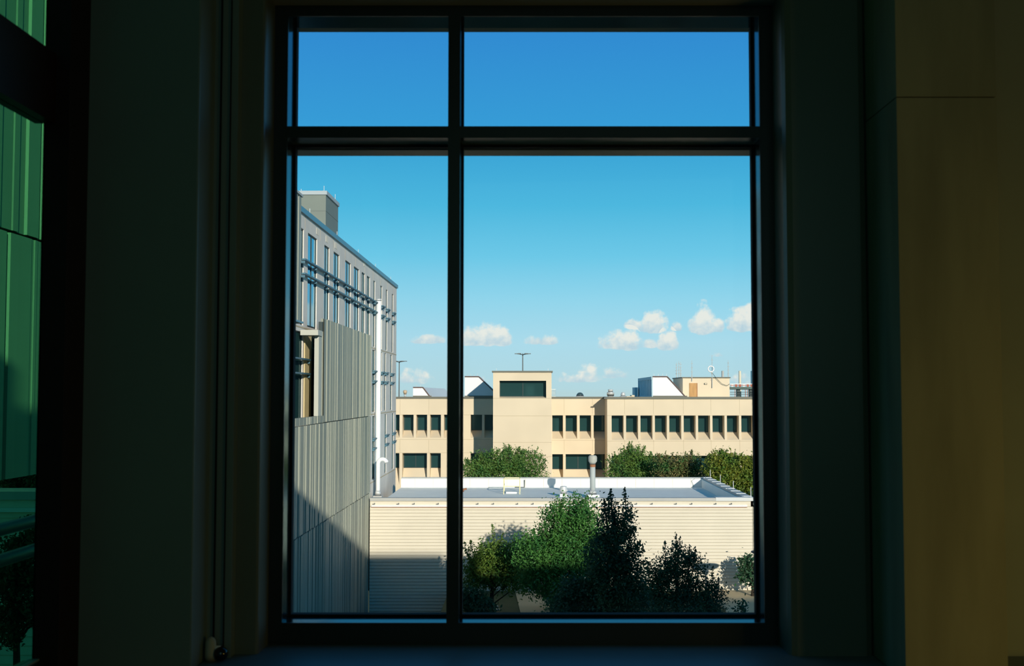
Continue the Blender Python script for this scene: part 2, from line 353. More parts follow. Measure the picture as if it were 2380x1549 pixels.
# ------------------------------------------------------------------ white sided building
YW, YB = 69.0, 86.0; WX1 = 13.2; WX0 = -9.4
ztop = gz(1158, YW); zc = gz(1165, YW); zroof = gz(1133, YB)
GL = -14.3
bt = thing('service_building', 'low white sided building with flat white roof behind the trees', 'building', (2, YW, GZ))
w = MB(); nb = 40; z1 = gz(1178, YW); pitch = (z1-GL)/nb
for k in range(nb):                        # lapped boards, front and right end
    a0 = GL+k*pitch; a1 = a0+pitch-.022
    w.prism([(WX0, YW-.035, a0), (WX0, YW-.004, a1), (WX0, YW+.1, a1), (WX0, YW+.1, a0)], (WX1-WX0, 0, 0))
    w.prism([(WX1+.07, YW-.035, a0), (WX1+.035, YW-.004, a1), (WX1-.05, YW-.004, a1), (WX1-.05, YW-.035, a0)], (0, YB-YW+.1, 0))
    w.box(WX0, WX1, YW+.02, YW+.1, a1, a0+pitch, 1)
w.box(WX0, WX1, YW, YW+.12, z1, zc); w.box(WX1-.12, WX1, YW, YB, z1, zc)
w.box(WX0, WX1, YW+.1, YW+.2, GL, zc); w.box(WX0, WX1, YB-.3, YB, GZ, zc)
w.build('siding', [siding, mat('siding_gap', rgb(168, 158, 140), .9)], bt)
w = MB().box(WX0, WX1-.3, YW-.08, YW+.42, zc, ztop); w.box(WX1-2.2, WX1+.12, YW-.1, YW+.44, zc+.0, ztop+.03, 1)
w.build('front_coping', [capm, mat('pale_coping', rgb(214, 216, 214), .5)], bt)
w = MB().box(WX0, WX1, YB-.1, YB+.3, zc+.08, ztop-.02); w.build('rear_coping', capm, bt)
w = MB().box(WX1-.45, WX1+.12, YW+.44, YB+.3, zc+.04, ztop); w.build('side_coping', capm, bt)
for k in range(9):
    y = YW+1+k*1.9; bx('coping_seam_plate', white, bt, WX1-.46, WX1+.13, y, y+.28, ztop, ztop+.025)
w = MB().box(WX0, WX1-.3, YW+.3, YB-.1, zroof-.15, zroof); w.build('roof', membrane, bt)
w = MB().box(WX0, WX1-.35, YB-.34, YB-.1, zroof, zc+.08); w.build('rear_parapet', membrane, bt)
for k in range(16): x = WX0+1+k*1.35; bx('parapet_joint', joint, bt, x, x+.02, YB-.346, YB-.341, zroof, zc+.08)
w = MB().box(WX1-.55, WX1-.35, YW+.4, YB-.34, zroof, zc+.04); w.build('side_parapet', membrane, bt)
zr0, zr1 = gz(1178.5, YW), gz(1174, YW)    # gutter rail with its brackets
w = MB().box(gx(865, YW), WX1-.35, YW-.1, YW, zr0, zr1); w.box(gx(865, YW), WX1-.35, YW-.1, YW-.03, zr0-.03, zr0, 1); w.build('gutter_rail', [white, rust], bt)
for k in range(19):
    x = gx(868, YW)+k*1.17+(.25 if k % 2 else 0)
    if x < WX1-.4: MB().box(x, x+.14, YW-.09, YW, zr1+.03, zr1+.06).box(x+.1, x+.14, YW-.06, YW, zr1+.06, zr1+.11).build('bracket', mastm, bt)
dx0, dx1 = gx(1230, YW), gx(1271, YW)
d = bx('door', mat('dark_blue_door', (.02, .05, .09), .5), bt, dx0, dx1, YW-.06, YW-.02, GZ+.06, GZ+.06+2.2); bx('door_sill', white, bt, dx0-.05, dx1+.05, YW-.3, YW-.02, GZ+.0, GZ+.06)
# downpipe and lamp on the right corner
w = MB().tube([(WX1+.25, YW+.4, GZ), (WX1+.25, YW+.4, GZ+2.3), (WX1+.1, YW+.3, GZ+2.5)], .05); w.build('downpipe', white, bt, smooth=True)
p = at(1751, 1173, YW); w = MB().box(WX1+.05, WX1+.35, YW+.1, YW+.4, p.z-.05, p.z+.06); w.build('wall_lamp', white, bt)
# lightning rods standing on the side coping
for k, (px, py0, py1) in enumerate(((1637, 1092, 1112), (1661.5, 1104, 1123), (1694, 1118, 1137), (1734, 1132, 1156))):
    y = -ztop*F/(py1-915); y = min(y, YB+.1)
    MB().tube([(WX1-.1, y, ztop+.02), (WX1-.1, y, ztop+.02+(py1-py0)/F*y)], .025, 6).build('lightning_rod', silver, bt)
# things on the white roof
def roofpt(px, py): Y = zroof*F/(915-py); return gx(px, Y), Y
x, Y = roofpt(1377, 1155)
t = thing('exhaust_pipe', 'tall grey exhaust pipe with rounded rusty head on the white roof', 'pipe', (x, Y, zroof))
bx('curb', membrane, t, x-.42, x+.42, Y-.4, Y+.4, zroof, zroof+.2)
zt = gz(1060, Y); u1 = Y/F
MB().lathe((x, Y, zroof+.2), [(.28, 0), (.2, .3)], 18).build('flashing', silver, t, smooth=True)
MB().lathe((x, Y, 0), [(6.3*u1, zroof+.4), (6.3*u1, gz(1086, Y))], 18).build('stack', mat('grey_painted_pipe', rgb(178, 184, 182), .5), t, smooth=True)
MB().lathe((x, Y, 0), [(6.6*u1, gz(1086, Y)), (6.6*u1, gz(1080, Y))], 18).build('band', rust, t)
hd = [(6*u1, 1080), (7.5*u1, 1076), (10*u1, 1073), (10.4*u1, 1064), (9.5*u1, 1061), (7.5*u1, 1059.5), (7.2*u1, 1059)]
MB().lathe((x, Y, 0), [(r_, gz(q_, Y)) for r_, q_ in hd], 20).build('head', mat('weathered_head', rgb(190, 190, 180), .6, noise=.2, nscale=3), t, smooth=True)
x, Y = roofpt(1309.5, 1153.5)
t = thing('roof_vent', 'squat silver mushroom vent beside the tall exhaust pipe', 'vent', (x, Y, zroof)); u1 = Y/F
bx('curb', membrane, t, x-8.5*u1, x+8.5*u1, Y-.25, Y+.25, zroof, zroof+7*u1)
MB().lathe((x, Y, zroof+7*u1), [(7*u1, 0), (7*u1, 5*u1), (10*u1, 6*u1), (10*u1, 9*u1), (8*u1, 11*u1), (8*u1, 16*u1), (7*u1, 17*u1)], 20).build('cap', silver, t, smooth=True)
Y = 76.6; x = gx(880, Y)
t = thing('gooseneck_pipe', 'white gooseneck pipe on the roof at the foot of the tall building', 'pipe', (x, Y, zroof)); u1 = Y/F
bx('curb', capm, t, x-10*u1, x+10*u1, Y-.3, Y+.3, zroof, zroof+.2)
MB().lathe((x, Y, zroof+.2), [(7.5*u1, 0), (5*u1, 12*u1)], 16).build('flashing', silver, t, smooth=True)
zz = gz(1078, Y); pts = [(x, Y, zroof+.5), (x, Y, zz)]
for k in range(1, 9):
    a_ = math.pi*k/8*.97; pts.append((x+10*u1-10*u1*math.cos(a_), Y, zz+10*u1*math.sin(a_)))
MB().tube(pts, 4.8*u1, 14).build('bent_pipe', white, t, smooth=True)
x, Y = -10.12, 77.9
t = thing('flue_pipe', 'tall white flue pipe rising against the pale stone facade', 'pipe', (x, Y, zroof)); u1 = Y/F
MB().lathe((x, Y, 0), [(6.2*u1, zroof), (6.2*u1, gz(700, Y))], 20).build('stack', white, t, smooth=True)
MB().lathe((x, Y, gz(700, Y)), [(6.6*u1, 0), (6.6*u1, .1), (5*u1, .16)], 20).build('rim', silver, t, smooth=True)
x, Y = roofpt(1188, 1148)
t = thing('roof_railing', 'cream guard railing round the hatch on the white roof', 'railing', (x, Y, zroof))
xa, xb = gx(1171, Y), gx(1208, Y); zt = gz(1114, Y)
for xx in (xa, xb):
    MB().tube([(xx, Y, zroof), (xx, Y, zt)], .035, 6).build('post', yellowm, t); MB().tube([(xx, Y+2, zroof), (xx, Y+2, zt-.05)], .035, 6).build('post', yellowm, t)
MB().tube([(xa, Y, zt), (xb, Y, zt)], .035, 6).build('top_rail', yellowm, t); MB().tube([(xa, Y+2, zt-.05), (xb, Y+2, zt-.05)], .03, 6).build('top_rail', yellowm, t)
MB().tube([(xa, Y, zt-.5), (xb, Y, zt-.5)], .03, 6).tube([(xb, Y, zt), (xb, Y+2, zt-.05)], .03, 6).tube([(xa, Y, zt), (xa, Y+2, zt-.05)], .03, 6).build('mid_rail', yellowm, t)
tag(bx('roof_hatch', membrane, None, xa+.15, xb-.15, Y+.5, Y+1.6, zroof, zroof+.12), 'low white hatch inside the cream railing', 'hatch')
xx = gx(1219, YB-.4); w = MB().tube([(xx, YB-.4, zc), (xx, YB-.4, zroof+.02), (xx-.7, YB-.45, zroof+.02)], .04, 6)
tag(w.build('vent_pipe', darksteel, smooth=True), 'thin dark bent pipe on the roof parapet right of the railing', 'pipe')
x, Y = roofpt(1077, 1142); w = MB().tube([(x, Y, zroof), (x, Y, zroof+.14), (x+.25, Y, zroof+.2)], .07, 8)
tag(w.build('drain_pipe', rust, smooth=True), 'small brown bent pipe low on the roof beside the mullion', 'pipe')
x, Y = roofpt(1610, 1132); w = MB().tube([(x, YB-.45, zroof+.02), (x-.15, YB-.4, zroof+.5), (x+.1, YB-.36, zc+.1)], .012, 5)
tag(w.build('cable', darksteel), 'thin cable hanging on the roof parapet near its right corner', 'cable')

# ------------------------------------------------------------------ generic facade with openings
def facade(mb, u0, u1, v0, v1, holes, mp, depth, mi=0):
    # holes: (ua, ub, vtop, vglass, vbottom); opening slopes from vbottom at the face up to vglass at the pane
    us = sorted({u0, u1, *[h[0] for h in holes], *[h[1] for h in holes]}); vs = sorted({v0, v1, *[h[2] for h in holes], *[h[4] for h in holes]})
    for i in range(len(us)-1):
        for j in range(len(vs)-1):
            cu, cv = (us[i]+us[i+1])/2, (vs[j]+vs[j+1])/2
            if any(h[0] < cu < h[1] and h[4] < cv < h[2] for h in holes): continue
            mb.face([mp(us[i], vs[j], 0), mp(us[i+1], vs[j], 0), mp(us[i+1], vs[j+1], 0), mp(us[i], vs[j+1], 0)], mi)
    for (a, b, t_, g_, bo) in holes:
        for q in (a, b): mb.face([mp(q, bo, 0), mp(q, g_, depth), mp(q, t_, depth), mp(q, t_, 0)], mi)
        mb.face([mp(a, t_, 0), mp(b, t_, 0), mp(b, t_, depth), mp(a, t_, depth)], mi)
        mb.face([mp(a, bo, 0), mp(b, bo, 0), mp(b, g_, depth), mp(a, g_, depth)], mi)
def add_window(parent, mp, a, b, t_, g_, depth, glass, mull=0, fw=.05):
    w = MB()
    def bar(ua, ub, va, vb):
        dd = depth-min(.06, depth*.5); P = [Vector(mp(ua, va, dd)), Vector(mp(ub, va, dd)), Vector(mp(ub, vb, dd)), Vector(mp(ua, vb, dd))]
        w.prism(P, Vector(mp(ua, va, depth))-P[0])
    bar(a, a+fw, g_, t_); bar(b-fw, b, g_, t_); bar(a+fw, b-fw, t_-fw, t_); bar(a+fw, b-fw, g_, g_+fw)
    for k in range(mull): c = a+(b-a)*(k+1)/(mull+1); bar(c-fw*.6, c+fw*.6, g_+fw, t_-fw)
    f = w.build('window', wframe, parent)
    g = MB(); P = [Vector(mp(a, g_, depth-.02)), Vector(mp(b, g_, depth-.02)), Vector(mp(b, t_, depth-.02)), Vector(mp(a, t_, depth-.02))]
    g.prism(P, Vector(mp(a, g_, depth-.005))-P[0]); o = g.build('pane', glass)
    o.parent = f; return f

# ------------------------------------------------------------------ tall building on the left
TX = -10.35; TZ = 8.4; TY0, TY1 = 44.0, 90.4
tb = thing('office_building', 'tall pale stone building with slot windows on the left', 'building', (TX, 67, GZ))
mpx = lambda u_, v_, d_: (TX-d_, u_, v_)
def yo(px, py): return atx(px, py, TX).y
H = []
rows = [(7.52, 3.12), (2.9, -1.25), (-1.5, -5.75)]
top = [(700, 706.5, 535), (716, 737.5, 545), (754, 766, 575), (775.7, 789, 590), (802.8, 815.5, 610), (822.7, 835, 622), (840.8, 848.5, 635), (853, 860, 642), (868, 872.3, 655), (884, 888.5, 667), (897, 900.7, 675), (911, 914.4, 684)]
for a, b, py in top: H.append((yo(a, py), yo(b, py), 7.52, 3.15, 3.1))
for a, b in ((865, 871.6), (884, 888), (893.5, 897), (907, 911)): H.append((yo(a, 880), yo(b, 880), 2.9, -1.2, -1.25))
for a, b in ((865, 871), (894, 898), (911, 915)): H.append((yo(a, 1020), yo(b, 1020), -1.5, -5.7, -5.75))
gy0, gy1 = 45.5, yo(703, 860); sy0, sy1 = yo(722, 860), yo(741, 860)
H.append((gy0, gy1, 2.8, -1.2, -1.25)); H.append((sy0, sy1, 2.8, -1.2, -1.25))
w = MB(); facade(w, TY0, TY1, GZ, TZ-.2, H, mpx, .10)
w.face([(TX-14, TY1, GZ), (TX, TY1, GZ), (TX, TY1, TZ-.2), (TX-14, TY1, TZ-.2)]); w.face([(TX-14, TY0, GZ), (TX, TY0, GZ), (TX, TY0, TZ-.2), (TX-14, TY0, TZ-.2)])
w.face([(TX-14, TY0, GZ), (TX-14, TY1, GZ), (TX-14, TY1, TZ-.2), (TX-14, TY0, TZ-.2)])
for z in (3.0, -1.38, -5.85): w.box(TX, TX+.012, TY0, TY1, z-.03, z+.03, 1)
for k in range(12): y = TY0+1.5+k*3.9; w.box(TX, TX+.006, y, y+.03, 7.55, TZ-.2, 1)
for (px, py) in ((735, 537), (757, 555), (778, 570), (845, 613)):
    y = yo(px, py); z = atx(px, py, TX).z; w.box(TX, TX+.01, y, y+.7, z-.15, z+.15, 2)
w.build('wall', [stone, joint, mat('cream_stone', (.86, .76, .62), .85)], tb)
w = MB().box(TX-.4, TX+.1, TY0, TY1+.1, TZ-.2, TZ+.05); w.box(TX-14, TX-.4, TY1-.3, TY1+.1, TZ-.2, TZ+.05); w.build('coping', capteal, tb)
w = MB().box(TX-14, TX-.4, TY0, TY1, TZ-.8, TZ-.6); w.build('roof', membrane, tb)
for h_ in H: add_window(tb, mpx, h_[0], h_[1], h_[2], h_[3], .10, darkglass if h_ in H[-2:] else blueglass, mull=2 if h_[0] == gy0 else (1 if h_[1]-h_[0] > 1.2 else 0))
bx('block_pier', block, tb, TX, TX+.05, yo(706, 860), yo(721, 860), -1.25, 2.8)
def shade(y0, y1, z, pr=.22):
    w = MB().box(TX+.05, TX+pr, y0, y1, z-.035, z+.035); n = max(2, int((y1-y0)/2.6))
    for k in range(n): y = y0+.1+(y1-y0-.25)*k/(n-1); w.box(TX, TX+pr*.8, y, y+.05, z-.17, z-.05)
    w.build('sunshade', mat('blue_grey_sunshade', (.05, .15, .21), .45, spec=.6), tb)
for z in (6.08, 5.43):
    shade(yo(699, 602), yo(866, 702), z)
    for h_ in H[8:12]: shade(h_[0]-.15, h_[1]+.25, z)
for h_ in H[12:16]: shade(h_[0]-.15, h_[1]+.25, 1.48); shade(h_[0]-.15, h_[1]+.25, .83)
for h_ in H[16:19]: shade(h_[0]-.15, h_[1]+.25, -2.98); shade(h_[0]-.15, h_[1]+.25, -3.62)
shade(gy0, yo(713, 829), 1.55); shade(gy0, yo(713, 864), .9)
px_, py_ = -13.0, atx(757.6, 444, -13).y; pz = atx(757.6, 444, -13).z; py2 = atx(786, 475, -13).y
w = MB().box(-24, px_, py_, py2, TZ-.6, pz-.25)
w.build('penthouse', pent, tb)
w = MB().box(-24.1, px_+.08, py_-.08, py2+.08, pz-.25, pz); w.build('penthouse_coping', mat('pale_grey_coping', (.42, .46, .47), .5), tb)
w = MB()
for z in (pz-1.3, pz-2.6, pz-3.9): w.box(-24, px_+.01, py_-.01, py2, z, z+.03)
for x_ in (-14.6, -16.5, -18.4): w.box(x_, x_+.03, py_-.01, py_, TZ, pz-.25)
w.build('penthouse_seams', mat('penthouse_seam', (.16, .18, .16), .7), tb)
for (px, py, X) in ((700, 446, -15), (753, 443, -13.3), (779, 466, -13.1)):
    q = atx(px, py, X); MB().tube([(X, min(q.y, py2), pz), (X, min(q.y, py2), pz+.5)], .02, 6).build('lightning_rod', silver, tb)
for px, py in ((725, 504), (787.5, 553), (836.5, 592), (876, 624), (911, 653)):
    y = yo(px, py); MB().tube([(TX-.1, y, TZ+.05), (TX-.1, y, TZ+.4)], .018, 6).build('lightning_rod', silver, tb)

# ------------------------------------------------------------------ corrugated screen
SX = -9.5
sc = thing('metal_screen', 'ribbed grey green metal cladding screen below the tall building', 'screen', (SX, 56, GZ))
def ribs(y0, y1, seed, sc_=1.0):
    rd = random.Random(seed); y = y0; out = []
    while y < y1:
        wd = rd.choice((.09, .12, .16, .24))*sc_; dp = rd.choice((0, .02, .035))*sc_ if not out or out[-1][2] > .015 else rd.choice((.035, .055))*sc_
        out.append((y, min(y+wd, y1), dp)); y += wd
    return out
def corrugated(name, y0, y1, z0, z1, seed, parent, sc_=1.0):
    w = MB(); prof = []
    for (a, b, d) in ribs(y0, y1, seed, sc_):
        prof += [(SX+d, a+.012), (SX+d, b-.012)]
    for i in range(len(prof)-1):
        (xa, ya), (xb, yb) = prof[i], prof[i+1]
        w.face([(xa, ya, z0), (xb, yb, z0), (xb, yb, z1), (xa, ya, z1)])
    w.box(SX-.12, SX-.02, y0, y1, z0, z1)
    return w.build(name, corr, parent)
ye = atx(858, 1150, SX).y
corrugated('cladding_panel', atx(751, 860, SX).y, ye+.35, -1.33, 3.46, 1, sc)
corrugated('cladding_panel', 44, atx(751, 860, SX).y, -1.34, -1.02, 3, sc)
corrugated('cladding_panel', 44, ye+.3, -5.88, -1.37, 4, sc)
corrugated('cladding_panel', 44, ye+.1, -14.3, -5.92, 5, sc)
bx('post', mat('pale_steel_post', rgb(196, 196, 184), .6), sc, SX-.25, SX-.05, atx(743, 860, SX).y, atx(750, 860, SX).y, -1.02, 2.75)
bx('beam', mat('pale_steel_post', (0, 0, 0)), sc, TX+.05, SX, 52.2, 53.3, 2.62, 2.86)
bx('end_closure', corr, sc, TX, SX-.12, ye, ye+.08, GZ, 3.4)
bx('bracket', darksteel, sc, SX-.2, SX-.02, 53.4, 53.6, 2.86, 3.3)
# upper wing of cladding near our building, seen through the side window and at the left edge of the panes
sc2 = thing('metal_wing', 'near wing of ribbed metal cladding seen through the side window', 'screen', (SX, 30, -1.5))
y9 = atx(698, 600, SX).y
corrugated('cladding_panel', 12, y9, 2.98, 8.15, 8, sc2, 1.5); corrugated('cladding_panel', 12, 30, -1.55, 2.93, 9, sc2, 1.5)
bx('underside', corr, sc2, SX-1.2, SX-.13, 12, 30, -1.55, -1.45); bx('top_flashing', capm, sc2, SX-.3, SX+.1, 12, y9, 8.15, 8.25)
MB().box(SX-1.2, SX-.9, 12, 30, -1.45, 8.1).build('back_wall', corr, sc2)
bx('bottom_flashing', capteal, sc2, SX-.3, SX+.1, 40, y9+.3, 2.9, 2.98)

# ------------------------------------------------------------------ beige building across the court
YL_, YR_, YT_ = 125.0, 121.5, 117.8
bb = thing('campus_building', 'long beige precast building with deep window bays across the view', 'building', (10, YL_, GZ))
zt_ = gz(924, YL_)
def mpy(Y): return lambda u_, v_, d_: (u_, Y+d_, v_)
def wing(name, Y, xa, xb, up, lo, pyu, pyl, jointpy, jx, ztop):
    hs = []
    wl = []
    for (a, b) in up: hs.append((gx(a, Y), gx(b, Y), gz(pyu[0], Y), gz(pyu[1], Y), gz(pyu[2], Y))); wl.append((hs[-1], 0))
    for (a, b) in lo: hs.append((gx(a, Y), gx(b, Y), gz(pyl[0], Y), gz(pyl[1], Y), gz(pyl[2], Y))); wl.append((hs[-1], 1 if b-a > 45 else 0))
    w = MB(); facade(w, gx(xa, Y), gx(xb, Y), GZ, ztop, hs, mpy(Y), 1.3)
    for py in jointpy:
        x0 = gx(xa, Y); cuts = sorted([(h[0], h[1]) for h in hs if h[4] < gz(py, Y) < h[2]])
        for (c0, c1) in cuts+[(gx(xb, Y), 0)]: 
            if c0 > x0: w.box(x0, c0, Y-.006, Y, gz(py, Y)-.02, gz(py, Y)+.02, 1)
            x0 = c1
    for px in jx:
        z0s = [(gz(927, Y), gz(963, Y)), (gz(1023, Y), gz(1052, Y))]
        for (z1_, z0_) in z0s: w.box(gx(px, Y)-.018, gx(px, Y)+.018, Y-.006, Y, z0_, z1_, 1)
    w.build(name, [beige, joint], bb)
    for h, m in wl: add_window(bb, mpy(Y), h[0], h[1], h[2], h[3], 1.3, darkglass, mull=m, fw=.08)
pl = 31.8
wing('left_wing_wall', YL_, 780, 1150, [(904, 929), (936, 961.5), (968, 993), (1000, 1025), (1032, 1057), (1094, 1120.5), (1126, 1152-.5)],
     [(904, 929), (936, 993), (1000, 1025), (1094, 1149)], (964.5, 1001.5, 1018), (1054, 1089.8, 1128), (965, 1022, 1053), (930, 997), zt_)
wing('middle_wing_wall', YL_, 1270, 1418, [(1283.5, 1308.5), (1314.5, 1341), (1347, 1373.7), (1379.6, 1410)], [(1283.5, 1308.5), (1314.5, 1373.7), (1379.6, 1410)],
     (966, 1004, 1020.6), (1056.4, 1093, 1128), (966.5, 1024, 1062), (1311, 1377), zt_)
wing('right_wing_wall', YR_, 1411, 1830, [(1421.3+33.45*k, 1449.1+33.45*k) for k in range(12)], [(1421, 1449), (1455, 1583), (1590, 1650.5), (1656, 1717), (1722.7, 1751)],
     (966.4, 1006, 1023.4), (1060, 1100, 1132), (966.5, 1026), (1451.5, 1518.5, 1588, 1652, 1718.5), gz(924, YR_))
w = MB().box(gx(780, YL_), gx(1150, YL_), YL_-.1, YL_+.5, zt_-.05, zt_+.06); w.box(gx(1276, YL_), gx(1412, YL_), YL_-.1, YL_+.5, zt_-.05, zt_+.06)
w.box(gx(1410, YR_), gx(1830, YR_), YR_-.12, YR_+.5, gz(928, YR_), gz(924, YR_)+.05); w.box(gx(1410, YR_)-.1, gx(1410, YR_)+.4, YR_, YL_, gz(928, YR_), gz(924, YR_)+.05)
w.box(gx(780, YL_), gx(1150, YL_), YL_-.06, YL_, zt_-.16, zt_-.05); w.box(gx(1276, YL_), gx(1412, YL_), YL_-.06, YL_, zt_-.16, zt_-.05)
w.build('coping', coping, bb)
x0 = gx(1411, YR_); w = MB().box(x0-.004, x0+.3, YR_+.012, YL_+1, GZ, gz(928, YR_)); w.build('right_wing_side_wall', beige, bb)
w = MB().box(gx(780, YL_), gx(1830, YL_), YL_+.3, YL_+45, zt_-.35, zt_-.15); w.build('roof', mat('pale_roof_gravel', rgb(190, 180, 160), .9), bb)
tl, tr_ = gx(1146, YT_), gx(1282, YT_); ttop = gz(866, YT_)
th = [(gx(1161, YT_), gx(1269.5, YT_), gz(885.5, YT_), gz(922.5, YT_), gz(925.8, YT_))]
w = MB(); facade(w, tl, tr_, GZ, ttop, th, mpy(YT_), .9)
w.box(tl, tl+.3, YT_+.012, YL_+2, GZ, ttop); w.box(tr_-.3, tr_, YT_+.012, YL_+2, GZ, ttop); w.box(tl, tr_, YL_+1.8, YL_+2, GZ, ttop); w.box(tl, tr_, YT_+1, YL_+1.8, ttop-.3, ttop-.1)
for py in (926.5, 967.5, 1029, 1062): w.box(tl, tr_, YT_-.006, YT_, gz(py, YT_)-.02, gz(py, YT_)+.02, 1)
w.build('tower_wall', [beige, joint], bb)
h = th[0]; add_window(bb, mpy(YT_), h[0], h[1], h[2], h[3], .9, darkglass, mull=1, fw=.06)
w = MB().box(tl-.12, tr_+.12, YT_-.12, YL_+2.1, ttop, gz(862.5, YT_)); w.build('tower_coping', coping, bb)
for px in (1154, 1274): q = at(px, 862, YT_+.5); MB().tube([(q.x, q.y, gz(862.5, YT_)), (q.x, q.y, gz(862.5, YT_)+.25)], .02, 5).build('lightning_rod', silver, bb)
zr = zt_-.15                                # beige roof level
# white roof monitors
def monitor(label, Y, Y2, pts, side=None, rods=()):
    o = thing('roof_monitor', label, 'skylight', (gx(pts[0][0], Y), Y, zr), 'white sloping monitors on the beige roof')
    P = [Vector((gx(a, Y), Y, zr if b_ > 921 else gz(b_, Y))) for a, b_ in pts]
    MB().prism(P, (0, Y2-Y, 0)).build('body', white, o)
    w = MB(); r_ = .07
    Q = [p_ for p_, (a, b_) in zip(P, pts) if b_ <= 921]
    for k in range(len(P)-1):
        if P[k].z <= zr+.01 and P[k+1].z <= zr+.01: continue
        if P[k].x == P[k+1].x: continue
        w.tube([P[k]-Vector((0, .03, 0)), P[k+1]-Vector((0, .03, 0))], r_, 6)
    w.build('edge_trim', mat('brown_edge_trim', (.16, .10, .09), .6), o)
    xs = [p_.x for p_ in P]; bx('base_rail', coping, o, min(xs), max(xs), Y-.08, Y, zr+.1, zr+.32)
    if side:
        wv = MB(); n = 9
        for k in range(n+1): y = Y+(Y2-Y)*k/n; wv.box(P[0].x-.12, P[0].x, y-.15, y+.15, zr+.2, P[1].z-.3)
        wv.box(P[0].x-.14, P[0].x, Y, Y2, P[1].z-.3, P[1].z); wv.box(P[0].x-.14, P[0].x, Y, Y2, zr, zr+.3); wv.build('louvre_bars', bluemetal, o)
        bx('louvre_panel', mat('pale_blue_panel', (.85, .9, .92), .6), o, P[0].x-.03, P[0].x-.002, Y, Y2, zr, P[1].z-.1)
    for k, px in enumerate(rods):
        q = at(px, pts[1][1], Y+.3); q.z = gz(pts[1][1], Y) ; MB().tube([(q.x, q.y, q.z-.05), (q.x, q.y, q.z+.32)], .018, 5).build('lightning_rod', silver, o)
monitor('low white sloping roof monitor at the left end of the beige roof', 127, 160, [(960, 922), (960, 901), (983, 901), (1003, 921.5)], rods=(968, 978))
monitor('white roof monitor left of the tower, partly in its shadow', 127, 133, [(1080, 922), (1080, 876), (1113, 876), (1150, 912), (1150, 922)], rods=(1086, 1094, 1102, 1110))
monitor('white roof monitor with blue louvred side right of the silver vents', 125.5, 141, [(1517, 922), (1517, 876), (1551, 876), (1597, 921.9)], side=True, rods=(1520, 1530, 1540, 1549))
tag(MB().box(gx(1475, 140), gx(1482.5, 140), 140, 143, zr, gz(901, 140)).build('louvre_box', bluemetal), 'small blue grey box left of the louvred roof monitor', 'box')
# penthouse with plywood door
Y = 130; hx0, hx1, hz = gx(1587, Y), gx(1696, Y), gz(879.5, Y)
t = thing('roof_house', 'beige rooftop hut with orange plywood door and antennas on top', 'building', (hx0, Y, zr))
w = MB().box(hx0, hx1, Y, Y+8.6, zr, hz); w.build('wall', beige, t)
bx('coping', coping, t, hx0-.1, hx1+.1, Y-.1, Y+8.7, hz, hz+.13)
d0, d1, dz_ = gx(1602, Y), gx(1619.5, Y), gz(891, Y)
bx('door', wood, t, d0, d1, Y-.06, Y, zr, dz_); bx('door_frame', rust, t, d1, d1+.07, Y-.07, Y, zr, dz_)
bx('wall_lamp', darksteel, t, gx(1637, Y), gx(1643, Y), Y-.12, Y, gz(894.5, Y), gz(891, Y)); bx('lamp_glass', beige, t, gx(1638, Y), gx(1642, Y), Y-.14, Y-.12, gz(894, Y), gz(891.5, Y))
def antenna(px, py0, py1, Y, label, dish=False):
    o = thing('antenna', label, 'antenna', (gx(px, Y), Y, gz(py1, Y)), 'antennas on the rooftop hut'); x = gx(px, Y); z0, z1 = gz(py1, Y), gz(py0, Y)
    MB().tube([(x, Y, z0), (x, Y, z0+(z1-z0)*.5), (x, Y, z1)], [.05, .035, .02], 6).build('mast', capm, o)
    w = MB(); n = 4
    for k in range(n): z = z0+(z1-z0)*(.25+.2*k); w.tube([(x-.12, Y, z), (x+.12, Y, z)], .022, 5)
    w.build('elements', capm, o)
    if dish:
        c = at(1652.5, 858, Y-.3); D = MB(); n = 16
        for r_, y_ in ((.32, 0),): 
            ring = [(c.x+r_*math.cos(2*math.pi*k/n), c.y, c.z+r_*math.sin(2*math.pi*k/n)) for k in range(n+1)]
            D.tube(ring, .07, 8, cap=False)
        D.build('ring_dish', white, o, smooth=True)
        MB().tube([(c.x, c.y, c.z-.3), (x, Y, c.z-.7)], .04, 6).build('dish_arm', capm, o)
antenna(1572.5, 843, 878, 134, 'leftmost slim mast of the tight cluster left on the rooftop hut'); antenna(1578, 840, 878, 134, 'middle slim mast of the tight cluster left on the rooftop hut'); antenna(1582.5, 842, 878, 134, 'right slim mast of the tight cluster left on the rooftop hut')
antenna(1608.5, 838, 887, 129.9, 'lone antenna mast above the plywood door'); antenna(1655.5, 826, 902, 129.88, 'tall antenna mast with white ring dish on the hut front', True); antenna(1693, 838, 880, 130.5, 'antenna mast at the right end of the rooftop hut')
w = MB(); q = [at(1656, 868, 129.8), at(1665, 880, 129.8), at(1678, 893, 129.8), at(1690, 897, 129.8), at(1696, 893, 129.8)]; w.tube(q, .025, 5)
tag(w.build('cable', darksteel), 'loose black cable slung across the rooftop hut', 'cable')
